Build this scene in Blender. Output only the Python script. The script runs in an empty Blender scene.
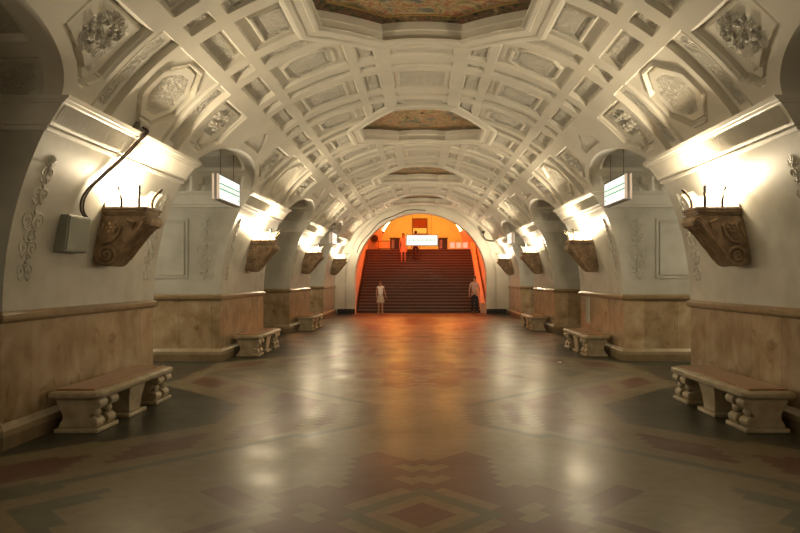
import bpy, math, random
import numpy as np
from mathutils import Vector
PI = math.pi
S = bpy.context.scene
COL = S.collection
random.seed(7)
rng = np.random.default_rng(5)

# ------------------------------------------------------------------ helpers
class MB:
    """collects shapes for ONE mesh object"""
    def __init__(s): s.v = []; s.f = []; s.m = []
    def add(s, vs, fs, mi=0):
        o = len(s.v); s.v += [tuple(p) for p in vs]
        s.f += [tuple(i + o for i in f) for f in fs]; s.m += [mi] * len(fs); return s
    def box(s, x0, x1, y0, y1, z0, z1, mi=0):
        vs = [(x, y, z) for z in (z0, z1) for y in (y0, y1) for x in (x0, x1)]
        return s.add(vs, [(0, 2, 3, 1), (4, 5, 7, 6), (0, 1, 5, 4), (1, 3, 7, 5), (3, 2, 6, 7), (2, 0, 4, 6)], mi)
    def prism(s, pts, a0, a1, axis='y', mi=0):
        """closed outline extruded along an axis; pts are (x,z) for y, (y,z) for x, (x,y) for z"""
        n = len(pts)
        def P(p, a): return (p[0], a, p[1]) if axis == 'y' else ((a, p[0], p[1]) if axis == 'x' else (p[0], p[1], a))
        vs = [P(p, a0) for p in pts] + [P(p, a1) for p in pts]
        fs = [(i, (i + 1) % n, n + (i + 1) % n, n + i) for i in range(n)] + [tuple(range(n))[::-1], tuple(range(n, 2 * n))]
        return s.add(vs, fs, mi)
    def tube(s, path, r, n=8, mi=0, caps=True):
        P = [Vector(p) for p in path]; m = len(P)
        rs = r if isinstance(r, (list, tuple)) else [r] * m
        T = [(P[min(i + 1, m - 1)] - P[max(i - 1, 0)]).normalized() for i in range(m)]
        a = Vector((0, 0, 1)) if abs(T[0].z) < .9 else Vector((1, 0, 0))
        u = T[0].cross(a).normalized(); vs = []
        for i in range(m):
            u = (u - T[i] * u.dot(T[i])).normalized(); w = T[i].cross(u)
            vs += [P[i] + (u * math.cos(2 * PI * k / n) + w * math.sin(2 * PI * k / n)) * rs[i] for k in range(n)]
        fs = [(i * n + k, i * n + (k + 1) % n, (i + 1) * n + (k + 1) % n, (i + 1) * n + k) for i in range(m - 1) for k in range(n)]
        if caps: fs += [tuple(range(n))[::-1], tuple(range((m - 1) * n, m * n))]
        return s.add(vs, fs, mi)
    def lathe(s, prof, n=24, c=(0, 0, 0), sx=1, sy=1, mi=0):
        vs = []
        for r, z in prof:
            vs += [(c[0] + sx * r * math.cos(2 * PI * k / n), c[1] + sy * r * math.sin(2 * PI * k / n), c[2] + z) for k in range(n)]
        m = len(prof)
        fs = [(i * n + k, i * n + (k + 1) % n, (i + 1) * n + (k + 1) % n, (i + 1) * n + k) for i in range(m - 1) for k in range(n)]
        fs += [tuple(range(n))[::-1], tuple(range((m - 1) * n, m * n))]
        return s.add(vs, fs, mi)
    def ball(s, c, r, n=12, sc=(1, 1, 1), mi=0):
        prof = [(max(1e-4, math.sin(PI * i / n)) * r, -math.cos(PI * i / n) * r * sc[2]) for i in range(n + 1)]
        return s.lathe(prof, n * 2, c, sc[0], sc[1], mi)
    def build(s, name, mats, parent=None, smooth=False, loc=None, bevel=0):
        me = bpy.data.meshes.new(name); me.from_pydata(s.v, [], s.f)
        mats = mats if isinstance(mats, (list, tuple)) else [mats]
        for m in mats: me.materials.append(m)
        if len(mats) > 1: me.polygons.foreach_set('material_index', s.m)
        me.validate(); me.update()
        import bmesh
        bm = bmesh.new(); bm.from_mesh(me); bmesh.ops.recalc_face_normals(bm, faces=bm.faces); bm.to_mesh(me); bm.free()
        o = bpy.data.objects.new(name, me); COL.objects.link(o)
        if smooth:
            me.polygons.foreach_set('use_smooth', [True] * len(me.polygons))
            try: me.set_sharp_from_angle(angle=math.radians(38))
            except Exception: pass
        if bevel:
            b = o.modifiers.new('bevel', 'BEVEL'); b.width = bevel; b.segments = 2; b.limit_method = 'ANGLE'
        if parent: o.parent = parent
        if loc: o.location = loc
        return o

def tag(o, label=None, cat=None, group=None, kind=None):
    if label: o['label'] = label
    if cat: o['category'] = cat
    if group: o['group'] = group
    if kind: o['kind'] = kind
    return o
def thing(name, label, cat, loc=(0, 0, 0), rz=0, group=None):
    o = bpy.data.objects.new(name, None); COL.objects.link(o)
    o.location = loc; o.rotation_euler = (0, 0, rz); o.empty_display_size = .1
    return tag(o, label, cat, group)
def copy_tree(o, parent=None):
    c = o.copy(); COL.objects.link(c)
    if parent is not None: c.parent = parent
    for ch in list(o.children): copy_tree(ch, c)
    return c
def struct(o): o['kind'] = 'structure'; return o

# ------------------------------------------------------------------ materials
def mat(name, col, rough=.6, spec=.3, metal=0, emit=None, estr=0):
    m = bpy.data.materials.new(name); m.use_nodes = True
    b = m.node_tree.nodes['Principled BSDF']
    b.inputs['Base Color'].default_value = (*col, 1); b.inputs['Roughness'].default_value = rough
    b.inputs['Specular IOR Level'].default_value = spec; b.inputs['Metallic'].default_value = metal
    if emit:
        b.inputs['Emission Color'].default_value = (*emit, 1); b.inputs['Emission Strength'].default_value = estr
    return m
def N(m, t, **kw):
    n = m.node_tree.nodes.new(t)
    for k, v in kw.items():
        if k in n.inputs: n.inputs[k].default_value = v
        else: setattr(n, k, v)
    return n
def L(m, a, ao, b, bi): m.node_tree.links.new(a.outputs[ao], b.inputs[bi])
def ramp(m, stops):
    r = N(m, 'ShaderNodeValToRGB'); e = r.color_ramp.elements
    while len(e) < len(stops): e.new(.5)
    for i, (p, c) in enumerate(stops): e[i].position = p; e[i].color = (*c, 1)
    return r
def bsdf(m): return m.node_tree.nodes['Principled BSDF']
def noisy(name, stops, scale=4, detail=6, rough=.5, spec=.3, bump=0, bscale=30, dist=0, stretch=(1, 1, 1)):
    m = mat(name, stops[0][1], rough, spec)
    tc = N(m, 'ShaderNodeTexCoord'); mp = N(m, 'ShaderNodeMapping'); mp.inputs['Scale'].default_value = stretch
    L(m, tc, 'Object', mp, 'Vector')
    n = N(m, 'ShaderNodeTexNoise', Scale=scale, Detail=detail, Distortion=dist); L(m, mp, 'Vector', n, 'Vector')
    r = ramp(m, stops); L(m, n, 'Fac', r, 'Fac'); L(m, r, 'Color', bsdf(m), 'Base Color')
    if bump:
        n2 = N(m, 'ShaderNodeTexNoise', Scale=bscale, Detail=4); L(m, tc, 'Object', n2, 'Vector')
        bp = N(m, 'ShaderNodeBump', Strength=bump, Distance=.02); L(m, n2, 'Fac', bp, 'Height'); L(m, bp, 'Normal', bsdf(m), 'Normal')
    return m
def ornamented(name, stops, rough, spec, scale=4, oscale=16, ostr=1., grooves=None):
    """stone or plaster whose low-relief carving follows the mesh attribute 'orn'"""
    m = noisy(name, stops, scale, 5, rough, spec)
    at = N(m, 'ShaderNodeAttribute', attribute_name='orn'); tc = N(m, 'ShaderNodeTexCoord')
    n = N(m, 'ShaderNodeTexNoise', Scale=oscale * .5, Detail=2, Distortion=2.2); L(m, tc, 'Object', n, 'Vector')
    v = N(m, 'ShaderNodeTexVoronoi', Scale=oscale, feature='SMOOTH_F1'); L(m, tc, 'Object', v, 'Vector')
    a = N(m, 'ShaderNodeMath', operation='PINGPONG'); a.inputs[1].default_value = .09; L(m, n, 'Fac', a, 0)
    b = N(m, 'ShaderNodeMath', operation='MULTIPLY'); b.inputs[1].default_value = 6.; L(m, a, 'Value', b, 0)
    c = N(m, 'ShaderNodeMath', operation='SUBTRACT'); L(m, b, 'Value', c, 0); L(m, v, 'Distance', c, 1)
    d = N(m, 'ShaderNodeMath', operation='MULTIPLY'); L(m, c, 'Value', d, 0); L(m, at, 'Fac', d, 1)
    bp = N(m, 'ShaderNodeBump', Strength=ostr, Distance=.03); L(m, d, 'Value', bp, 'Height'); L(m, bp, 'Normal', bsdf(m), 'Normal')
    return m

PLASTER = ornamented('plaster', [(.3, (.62, .59, .52)), (.7, (.72, .69, .61))], .55, .25, 1.6, 17, 1.)
WHITE_MARBLE = ornamented('white marble', [(.28, (.42, .40, .345)), (.5, (.50, .48, .42)), (.72, (.55, .53, .475))], .35, .4, 2.5, 15, .9)
CORNICE = ornamented('cornice plaster', [(.3, (.60, .57, .5)), (.7, (.70, .67, .6))], .5, .3, 3, 30, .7)
def marble(name, stops, slab=.92):
    """warm veined marble cut in upright slabs"""
    m = noisy(name, stops, 3.2, 9, .28, .45, 0, 30, .5, (1, 1, .9))
    tc = N(m, 'ShaderNodeTexCoord'); sp = N(m, 'ShaderNodeSeparateXYZ'); L(m, tc, 'Object', sp, 'Vector')
    ad = N(m, 'ShaderNodeMath', operation='ADD'); L(m, sp, 'X', ad, 0); L(m, sp, 'Y', ad, 1)
    dv = N(m, 'ShaderNodeMath', operation='DIVIDE'); dv.inputs[1].default_value = slab; L(m, ad, 'Value', dv, 0)
    fr = N(m, 'ShaderNodeMath', operation='FRACT'); L(m, dv, 'Value', fr, 0)
    fl = N(m, 'ShaderNodeMath', operation='FLOOR'); L(m, dv, 'Value', fl, 0)
    wn = N(m, 'ShaderNodeTexWhiteNoise', noise_dimensions='1D'); L(m, fl, 'Value', wn, 'W')
    mr = N(m, 'ShaderNodeMapRange'); mr.inputs['To Min'].default_value = .82; mr.inputs['To Max'].default_value = 1.08; L(m, wn, 'Value', mr, 'Value')
    lt = N(m, 'ShaderNodeMath', operation='LESS_THAN'); lt.inputs[1].default_value = .012; L(m, fr, 'Value', lt, 0)
    mx = N(m, 'ShaderNodeMath', operation='MULTIPLY_ADD'); mx.inputs[1].default_value = -.4; L(m, lt, 'Value', mx, 0); L(m, mr, 'Result', mx, 2)
    rmp = [n for n in m.node_tree.nodes if n.type == 'VALTORGB'][0]
    # dark mottles
    n3 = N(m, 'ShaderNodeTexNoise', Scale=5., Detail=7, Distortion=.6); L(m, tc, 'Object', n3, 'Vector')
    r3 = ramp(m, [(.29, (.5, .42, .33)), (.37, (1, 1, 1))]); L(m, n3, 'Fac', r3, 'Fac')
    q = N(m, 'ShaderNodeMix', data_type='RGBA', blend_type='MULTIPLY'); q.inputs['Factor'].default_value = .8
    L(m, rmp, 'Color', q, 6); L(m, r3, 'Color', q, 7)
    vm = N(m, 'ShaderNodeVectorMath', operation='SCALE'); L(m, q, 2, vm, 0); L(m, mx, 'Value', vm, 'Scale')
    L(m, vm, 'Vector', bsdf(m), 'Base Color')
    return m
DADO = marble('honey marble', [(.28, (.27, .18, .095)), (.48, (.41, .295, .175)), (.70, (.52, .41, .275))], .68)
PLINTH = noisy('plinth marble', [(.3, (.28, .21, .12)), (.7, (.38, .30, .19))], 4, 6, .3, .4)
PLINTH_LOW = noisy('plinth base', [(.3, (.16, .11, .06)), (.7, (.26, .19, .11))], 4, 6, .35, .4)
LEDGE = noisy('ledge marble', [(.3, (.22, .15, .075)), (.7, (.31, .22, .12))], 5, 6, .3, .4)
BENCHSTONE = noisy('bench marble', [(.3, (.33, .26, .165)), (.55, (.45, .38, .26)), (.72, (.52, .45, .33))], 6, 8, .35, .4, .15, 40)
WOOD = noisy('bench wood', [(.3, (.21, .095, .03)), (.6, (.33, .165, .055)), (.8, (.38, .20, .075))], 5, 8, .28, .5, 0, 30, .4, (6, .6, 1))
CARVED = noisy('carved brown stone', [(.3, (.15, .10, .06)), (.55, (.29, .20, .12)), (.75, (.40, .30, .19))], 7, 5, .5, .35, .35, 18)
METAL = mat('dark metal', (.05, .04, .035), .4, .5, .7)
GREYBOX = noisy('grey painted metal', [(.3, (.20, .20, .165)), (.7, (.25, .25, .21))], 3, 3, .45, .4)
CABLE = mat('cable', (.07, .045, .035), .5)
DARK = mat('dark stone', (.025, .022, .018), .5, .4)
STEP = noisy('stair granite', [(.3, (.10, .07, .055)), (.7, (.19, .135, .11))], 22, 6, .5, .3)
RISER_SHADE = noisy('shaded stair riser', [(.3, (.04, .028, .022)), (.7, (.085, .06, .048))], 1.5, 7, .6, .2, 0, 30, 0, (.6, 1, 14))  # darkened to paint the shade lines under the nosings
WELL = noisy('stairwell plaster', [(.3, (.6, .52, .4)), (.7, (.68, .6, .47))], 2, 4, .6, .2)
CREAMGLASS = mat('cream glass', (.9, .8, .55), .3, .5, 0, (1, .80, .42), 1.9)
_t = N(CREAMGLASS, 'ShaderNodeBsdfTransparent'); _m = N(CREAMGLASS, 'ShaderNodeMixShader'); _m.inputs['Fac'].default_value = .5
L(CREAMGLASS, _t, 'BSDF', _m, 1); L(CREAMGLASS, bsdf(CREAMGLASS), 'BSDF', _m, 2)
L(CREAMGLASS, _m, 'Shader', [n for n in CREAMGLASS.node_tree.nodes if n.type == 'OUTPUT_MATERIAL'][0], 'Surface')
BULB = mat('bulb', (1, 1, 1), .3, .5, 0, (1, .88, .64), 40)
def floorm(name, c0, c1, r=.33):
    m = noisy(name, [(.3, c0), (.7, c1)], 9, 8, r, .4)
    tc = N(m, 'ShaderNodeTexCoord')
    n = N(m, 'ShaderNodeTexNoise', Scale=1.3, Detail=6); L(m, tc, 'Object', n, 'Vector')
    mr = N(m, 'ShaderNodeMapRange'); mr.inputs['From Min'].default_value = .3; mr.inputs['From Max'].default_value = .7
    mr.inputs['To Min'].default_value = r - .05; mr.inputs['To Max'].default_value = r + .09
    L(m, n, 'Fac', mr, 'Value'); L(m, mr, 'Result', bsdf(m), 'Roughness')
    return m
F_TAN = floorm('tan floor stone', (.13, .105, .058), (.18, .146, .084))
F_RED = floorm('red floor stone', (.075, .026, .02), (.105, .04, .03))
F_GREEN = floorm('green floor stone', (.058, .06, .04), (.085, .082, .054))
F_DARK = floorm('dark floor stone', (.03, .031, .022), (.048, .048, .033))

# ------------------------------------------------------------------ hall geometry
P0, PER, HP, HO = 8.26, 7.0, 1.82, 1.68      # pillar pitch along the hall (Y), half lengths of pillar and opening
R0, ZC = 4.165, 1.35
Y_END, Y_REAR = 31.2, -4.0
T_SPR = 60.8
Z_SPR = 1.6 + 3.665 * math.cos(math.radians(T_SPR)); A_RISE = .58
def face_x(z):                                # distance of the curved wall face from the hall axis
    if z <= ZC: return R0
    if z < 3.41: return math.sqrt(max(0, R0 * R0 - (z - ZC) ** 2))
    return R0 * math.sqrt(max(0, 1 - ((z - 1.6) / 3.665) ** 2))
def upos(Y): return (Y - P0 + PER / 2) % PER - PER / 2
def arch_z(w):                                # w from opening centre
    a = np.clip(np.abs(w) / HO, 0, 1); return Z_SPR + A_RISE * np.sqrt(np.clip(1 - a * a, 0, 1))
def tmax(Y):
    u = np.abs(upos(Y)); w = PER / 2 - u
    z = np.where((w < HO) & (Y > 3.0) & (Y < 31), arch_z(w), Z_SPR)
    return np.degrees(np.arccos((z - 1.6) / 3.665))

def relief(th, u, Y):
    """radial depth (m, + into the vault) and carving mask at angle th (deg from crown) and u (from pillar centre)"""
    d = np.zeros_like(th); orn = np.zeros_like(th); w = PER / 2 - np.abs(u)
    u = (u + .13 + PER / 2) % PER - PER / 2
    um = (u + PER / 8) % (PER / 4) - PER / 8                 # module of the little coffers
    mk = np.round(u / (PER / 4)).astype(int)                 # -2..2
    g = .0725                                                # metres per degree
    s = th * g
    oct_sd = np.maximum(np.maximum(s - 1.40, np.abs(u) - 1.53), (s * .97 + np.abs(u) * .82 - 1.82) * .78)
    free = oct_sd > .26
    lng = np.abs(um) < .48; sml = np.abs(np.abs(um) - PER / 8) < .13
    # coffer band beside the lower panels and beside the crown
    for t0, t1, dep in ((34.4, 39.0, .075), (10.2, 14.3, .05)):
        inb = (th > t0) & (th < t1)
        c = inb & (lng | sml) & free; d[c] = dep
        e = inb & free & (th > t0 + .7) & (th < t1 - .7) & ((np.abs(um) < .40) | (np.abs(np.abs(um) - PER / 8) < .07))
        d[e] = dep - .016; orn[e] = 1
    # crown panels
    c = (th < 7.0) & (lng | sml) & free; d[c] = .035
    e = (th < 5.6) & (np.abs(um) < .38) & free; d[e] = .02; orn[e] = .8
    # main field
    inb = (th > 16.2) & (th < 32.0) & free
    c = inb & (lng | sml); d[c] = .055
    c = inb & sml & (th > 17.5) & (th < 30.8); orn[c] = .7
    t0 = np.where(mk == 0, 22.2, 18.8); tc_ = (t0 + 29.8) / 2; hs = (29.8 - t0) / 2 * g
    ss = np.abs(th - tc_) * g; vv = np.abs(um)
    sd_rect = np.maximum(ss - hs, vv - .40)
    sd_oct = np.maximum(sd_rect, (ss + vv - (hs + .40 - .17)) * .707)
    sd = np.where(mk % 2 == 0, sd_rect, sd_oct)
    fr = inb & lng & (sd < 0) & (sd > -.045); d[fr] = .012
    ins = inb & lng & (sd <= -.045); d[ins] = .04; orn[ins] = .9
    fr = inb & lng & (sd <= -.10) & (sd > -.125); d[fr] = .055
    # lower field ------------------------------------------------
    z = 1.6 + 3.665 * np.cos(np.radians(th))
    F = np.sqrt((w / HO) ** 2 + np.clip((z - Z_SPR) / A_RISE, 0, None) ** 2)
    ad = (F - 1) * .8                                        # roughly the distance to the opening's arch
    ad = np.where(Y > 3.0 - 1.65 - .3, ad, 9.)
    low = (th > 41.4) & (th < 59.6)
    # octagon panel over the pillar's middle
    ss = np.abs(th - 49.4) * g; vv = np.abs(u)
    sd = np.maximum(np.maximum(ss - .42, vv - .43), (ss * 1.12 + vv - .62) * .72)
    c = low & (vv < .70); d[c] = .035
    c = low & (vv < .70) & (sd < .10); d[c] = .0
    c = low & (sd < .07); d[c] = .075
    c = low & (sd < 0.02); d[c] = .04
    c = low & (sd < -.09) & (ss < .34); orn[c] = 1
    # ornament strips on both sides of it
    b = np.abs(np.abs(u) - 1.0)
    c = low & (b < .215); d[c] = .085
    c = low & (b < .12); d[c] = .05
    c = low & (b < .09) & (th > 42.5) & (th < 57); orn[c] = 1.3
    # flower vase panels beside the openings
    uu = np.abs(u); ss = np.abs(th - 49.4) * g; vv = np.abs(uu - 1.83)
    sd = np.maximum(np.maximum(ss - .43, vv - .46), .14 - ad)
    sd = np.maximum(sd, (vv + (th - 49.4) * g - .72) * .75)
    c = low & (sd < .06); d[c] = .025
    c = low & (sd < .02); d[c] = .08
    c = low & (sd < -.025); d[c] = .05
    # bouquet in a vase, low relief
    X = (uu - 1.78); Z = (54.2 - th) * g                      # Z up along the vault, from the panel's foot
    def blob(cx, cz, r, h):
        q = 1 - ((X - cx) ** 2 + (Z - cz) ** 2) / r ** 2
        return np.where(q > 0, h * np.sqrt(np.clip(q, 0, 1)), 0)
    rel = np.zeros_like(th)
    vase = (np.abs(X) < .08 + .25 * np.clip(Z, 0, .22)) & (Z > .0) & (Z < .22); rel[vase] = .04
    rr = np.random.default_rng(3)
    for k in range(30):
        a = rr.uniform(-1.15, 1.15); q = .50 * rr.uniform(.08, 1) ** .6
        rel = np.maximum(rel, blob(math.sin(a) * q * .72, .22 + math.cos(a) * q, rr.uniform(.022, .042), .045))
    rel = np.maximum(rel, blob(-.22, .1, .05, .02)); rel = np.maximum(rel, blob(.22, .12, .05, .02))
    ok = low & (sd < -.03); d = d - np.where(ok, rel, 0); orn = np.where(ok & (Z > .2) & (np.hypot(X, Z - .45) < .3), .8, orn)
    # pointed panel over the middle of the opening
    ss = (th - 45.2) * g; ww = np.abs(w)
    sd = np.maximum(np.maximum(np.abs(ss) - .17, ww - .46), (ww * .62 - (ss + .17) - .03) * .85)
    sd = np.maximum(sd, .10 - ad)
    c = low & (sd < .03); d[c] = .05
    c = low & (sd < 0); d[c] = .03; orn[c] = .4
    # small side panel between it and the vase panel
    near = (th > T_SPR - 2.2) | ((ad < .11) & (th > 42))
    d[near] = 0; orn[near] = 0
    rear = Y < 2.9
    d = np.where(rear & (th > 41), d * .5, d)
    # transverse arch band at the hall's end
    endb = Y > Y_END - .45
    d[endb] = 0; orn[endb] = 0
    return d, orn, oct_sd

def grid_object(name, X, Yv, Z, orn, keep, m):
    nr, nc = X.shape
    me = bpy.data.meshes.new(name)
    idx = np.arange(nr * nc).reshape(nr, nc)
    q = np.stack([idx[:-1, :-1], idx[:-1, 1:], idx[1:, 1:], idx[1:, :-1]], -1)
    if keep is not None: q = q[keep]
    q = q.reshape(-1, 4)
    me.vertices.add(nr * nc); me.vertices.foreach_set('co', np.stack([X, Yv, Z], -1).astype('f').ravel())
    me.loops.add(q.size); me.loops.foreach_set('vertex_index', q.astype('i').ravel())
    me.polygons.add(len(q)); me.polygons.foreach_set('loop_start', (np.arange(len(q)) * 4).astype('i'))
    try: me.polygons.foreach_set('loop_total', np.full(len(q), 4, 'i'))
    except Exception: pass
    me.update(calc_edges=True)
    me.polygons.foreach_set('use_smooth', np.zeros(len(q), bool))
    if orn is not None:
        a = me.attributes.new('orn', 'FLOAT', 'POINT'); a.data.foreach_set('value', orn.astype('f').ravel())
    me.materials.append(m)
    o = bpy.data.objects.new(name, me); COL.objects.link(o); return o

def build_vault():
    ys = [np.arange(Y_REAR, 3.6, .12), np.arange(3.6, 17.2, .024), np.arange(17.2, Y_END, .042), [Y_END]]
    for k in range(4):
        for e in (-HP, HP):
            ys.append([P0 + PER * k + e - .002, P0 + PER * k + e + .002])
            sgn = 1 if e > 0 else -1
            ys.append(P0 + PER * k + e + sgn * np.array([.004, .008, .014]))
    ys = np.unique(np.concatenate(ys)); ys = ys[(ys >= Y_REAR) & (ys <= Y_END)]
    t1 = np.arange(0, 47.51, .3); nlow = 46
    tm = tmax(ys)
    rows = [np.full_like(ys, t) for t in t1] + [47.5 + (tm - 47.5) * (i / nlow) for i in range(1, nlow + 1)]
    TH = np.array(rows); Yg = np.repeat(ys[None, :], len(rows), 0)
    U = upos(Yg)
    D, O, SD = relief(TH, U, Yg)
    D[-1, :] = 0
    # close-by ribs get a small rounded look from averaging along both directions
    th = np.radians(TH)
    X = R0 * np.sin(th) + D * np.sin(th); Z = 1.6 + 3.665 * np.cos(th) + D * np.cos(th)
    Xf = np.concatenate([-X[::-1], X[1:]]); Zf = np.concatenate([Z[::-1], Z[1:]]); Yf = np.concatenate([Yg[::-1], Yg[1:]])
    Of = np.concatenate([O[::-1], O[1:]]); SDf = np.concatenate([SD[::-1], SD[1:]])
    ins = SDf < -.03
    keep = ~(ins[:-1, :-1] & ins[1:, 1:] & ins[:-1, 1:] & ins[1:, :-1])
    return struct(grid_object('ceiling', Xf, Yf, Zf, Of, keep, PLASTER))
build_vault()

def build_soffit(k, s):
    """barrel soffit of one passage between two pillars"""
    yc = P0 + PER * k + PER / 2
    a = np.linspace(0, PI, 73); w = -HO * np.cos(a); w[0] = -HO; w[-1] = HO
    z = arch_z(w)
    xv = R0 * np.sqrt(1 - ((z - 1.6) / 3.665) ** 2)
    rows = np.linspace(0, 1, 60)
    X = xv[None, :] + (7.3 - xv[None, :]) * rows[:, None]
    W = np.repeat(w[None, :], 60, 0); Z = np.repeat(z[None, :], 60, 0)
    A = np.repeat(np.linspace(0, 1, 73)[None, :], 60, 0)
    dx = X - xv[None, :]
    cell = (dx - .22) % 1.05; ca = (A * 4) % 1
    rec = (dx > .22) & (cell < .88) & (ca > .12) & (ca < .88) & (A > .02) & (A < .98)
    inn = rec & (cell > .1) & (cell < .78) & (ca > .22) & (ca < .78)
    dep = np.where(rec, .05, 0); dep = np.where(inn, .03, dep)
    dep[:, 0] = dep[:, -1] = 0
    nz = np.sin(A * PI); ny = np.cos(A * PI)
    Zd = Z + dep * np.clip(nz, .2, 1); Yd = yc + W - dep * ny * .6
    o = grid_object('ceiling_passage', s * X, Yd, Zd, np.where(inn, .7, 0), None, PLASTER)
    return struct(o)
for k in (-1, 0, 1, 2):
    for s in (-1, 1): build_soffit(k, s)

# ------------------------------------------------------------------ painted ceiling medallions
def vault_pt(sx, v, d, yc):
    th = sx / .0725; t = math.radians(abs(th)); sg = 1 if sx >= 0 else -1
    return (sg * (R0 + d) * math.sin(t), yc + v, 1.6 + (3.665 + d) * math.cos(t))
OCT = [(.58, 1.53), (1.4, .56), (1.4, -.56), (.58, -1.53), (-.58, -1.53), (-1.4, -.56), (-1.4, .56), (-.58, 1.53)]
def oct_ring(sc, n=10):
    out = []
    for i in range(8):
        a, b = OCT[i], OCT[(i + 1) % 8]
        out += [((a[0] + (b[0] - a[0]) * j / n) * sc, (a[1] + (b[1] - a[1]) * j / n) * sc) for j in range(n)]
    return out
def painting(name, stops, sc, dist):
    m = mat(name, (.3, .2, .1), .5, .3); tc = N(m, 'ShaderNodeTexCoord')
    n = N(m, 'ShaderNodeTexNoise', Scale=sc, Detail=3, Distortion=dist); L(m, tc, 'Object', n, 'Vector')
    r = ramp(m, stops); L(m, n, 'Fac', r, 'Fac')
    n2 = N(m, 'ShaderNodeTexVoronoi', Scale=45); L(m, tc, 'Object', n2, 'Vector')
    mx = N(m, 'ShaderNodeMix', data_type='RGBA', blend_type='MULTIPLY'); mx.inputs['Factor'].default_value = .25
    L(m, r, 'Color', mx, 6); L(m, n2, 'Color', mx, 7); L(m, mx, 2, bsdf(m), 'Base Color'); return m
PAINT = painting('painted scene', [(.30, (.10, .12, .06)), (.40, (.30, .235, .12)), (.47, (.52, .42, .24)), (.53, (.36, .11, .065)), (.58, (.50, .41, .24)), (.66, (.16, .17, .15))], 2.2, 1.5)
PBORDER = painting('floral border', [(.34, (.012, .016, .010)), (.46, (.10, .11, .045)), (.52, (.28, .10, .08)), (.58, (.05, .07, .03)), (.66, (.32, .24, .12))], 8, 1)
GOLD = noisy('gilt line', [(.3, (.30, .18, .05)), (.7, (.42, .27, .08))], 12, 4, .4, .5)
def loft_rings(rings, closed=True):
    m = MB(); n = len(rings[0]); vs = [p for r in rings for p in r]
    fs = [(i * n + k, i * n + (k + 1) % n, (i + 1) * n + (k + 1) % n, (i + 1) * n + k) for i in range(len(rings) - 1) for k in range(n)]
    return m.add(vs, fs)
def medallion(yc, label):
    t = thing('ceiling_medallion', label, 'ceiling medallion', (0, yc, 5.2), 0, 'painted medallions along the crown of the vault')
    def ring(sc, d): return [(p[0], p[1], p[2] - 5.2) for p in (vault_pt(a, b, d, 0) for a, b in oct_ring(sc))]
    loft_rings([ring(1.24, .02), ring(1.22, -.02), ring(1.19, -.035), ring(1.15, -.03), ring(1.14, -.012), ring(1.06, -.012), ring(1.05, -.03), ring(1.015, -.03), ring(1.0, -.01), ring(1.0, .06)]).build('frame', PLASTER, t)
    loft_rings([ring(1.0, .06), ring(1.0, .13), ring(.985, .14), ring(.985, .27)]).build('reveal', PLASTER, t)
    loft_rings([ring(.99, .25), ring(.86, .27)]).build('painted_border', PBORDER, t)
    loft_rings([ring(.865, .262), ring(.85, .255), ring(.835, .262)]).build('gilt_line', GOLD, t)
    m = loft_rings([ring(.845, .27), ring(.6, .28), ring(.3, .29), ring(.03, .29)]); m.build('painted_panel', PAINT, t)
for k, lb in enumerate(('large octagonal painted ceiling medallion cut off by the top of the photo',
                        'octagonal painted ceiling medallion in the middle of the vault, second along the crown',
                        'octagonal painted ceiling medallion third along the crown, seen as a thin sliver',
                        'small octagonal ceiling medallion farthest along the crown, just before the end arch')):
    if k < 4: medallion(P0 - .13 + PER * k, lb)

# ------------------------------------------------------------------ pillars
XB = 4.15                                     # pillar roots stand this far from the hall axis
def uloft(sections, nfront=1, nside=1, back=7.3, cap=True):
    """sections: (distance of the front from the axis, half length, z); open at the back. local x = XB - distance"""
    rings = []
    for D, H, z in sections:
        r = []
        for i in range(nside + 1):
            r.append((XB - (back + (D - back) * i / nside), -H, z))
        for i in range(1, nfront + 1):
            r.append((XB - D, -H + 2 * H * i / nfront, z))
        for i in range(1, nside + 1):
            r.append((XB - (D + (back - D) * i / nside), H, z))
        rings.append(r)
    m = MB(); n = len(rings[0]); vs = [p for r in rings for p in r]
    fs = [(i * n + k, i * n + k + 1, (i + 1) * n + k + 1, (i + 1) * n + k) for i in range(len(rings) - 1) for k in range(n - 1)]
    if cap: fs += [tuple(range(n))[::-1], tuple(range((len(rings) - 1) * n, len(rings) * n))]
    return m.add(vs, fs)
def sample_attr(o, fn):
    me = o.data; a = me.attributes.new('orn', 'FLOAT', 'POINT')
    a.data.foreach_set('value', [fn(*v.co) for v in me.vertices])
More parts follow.
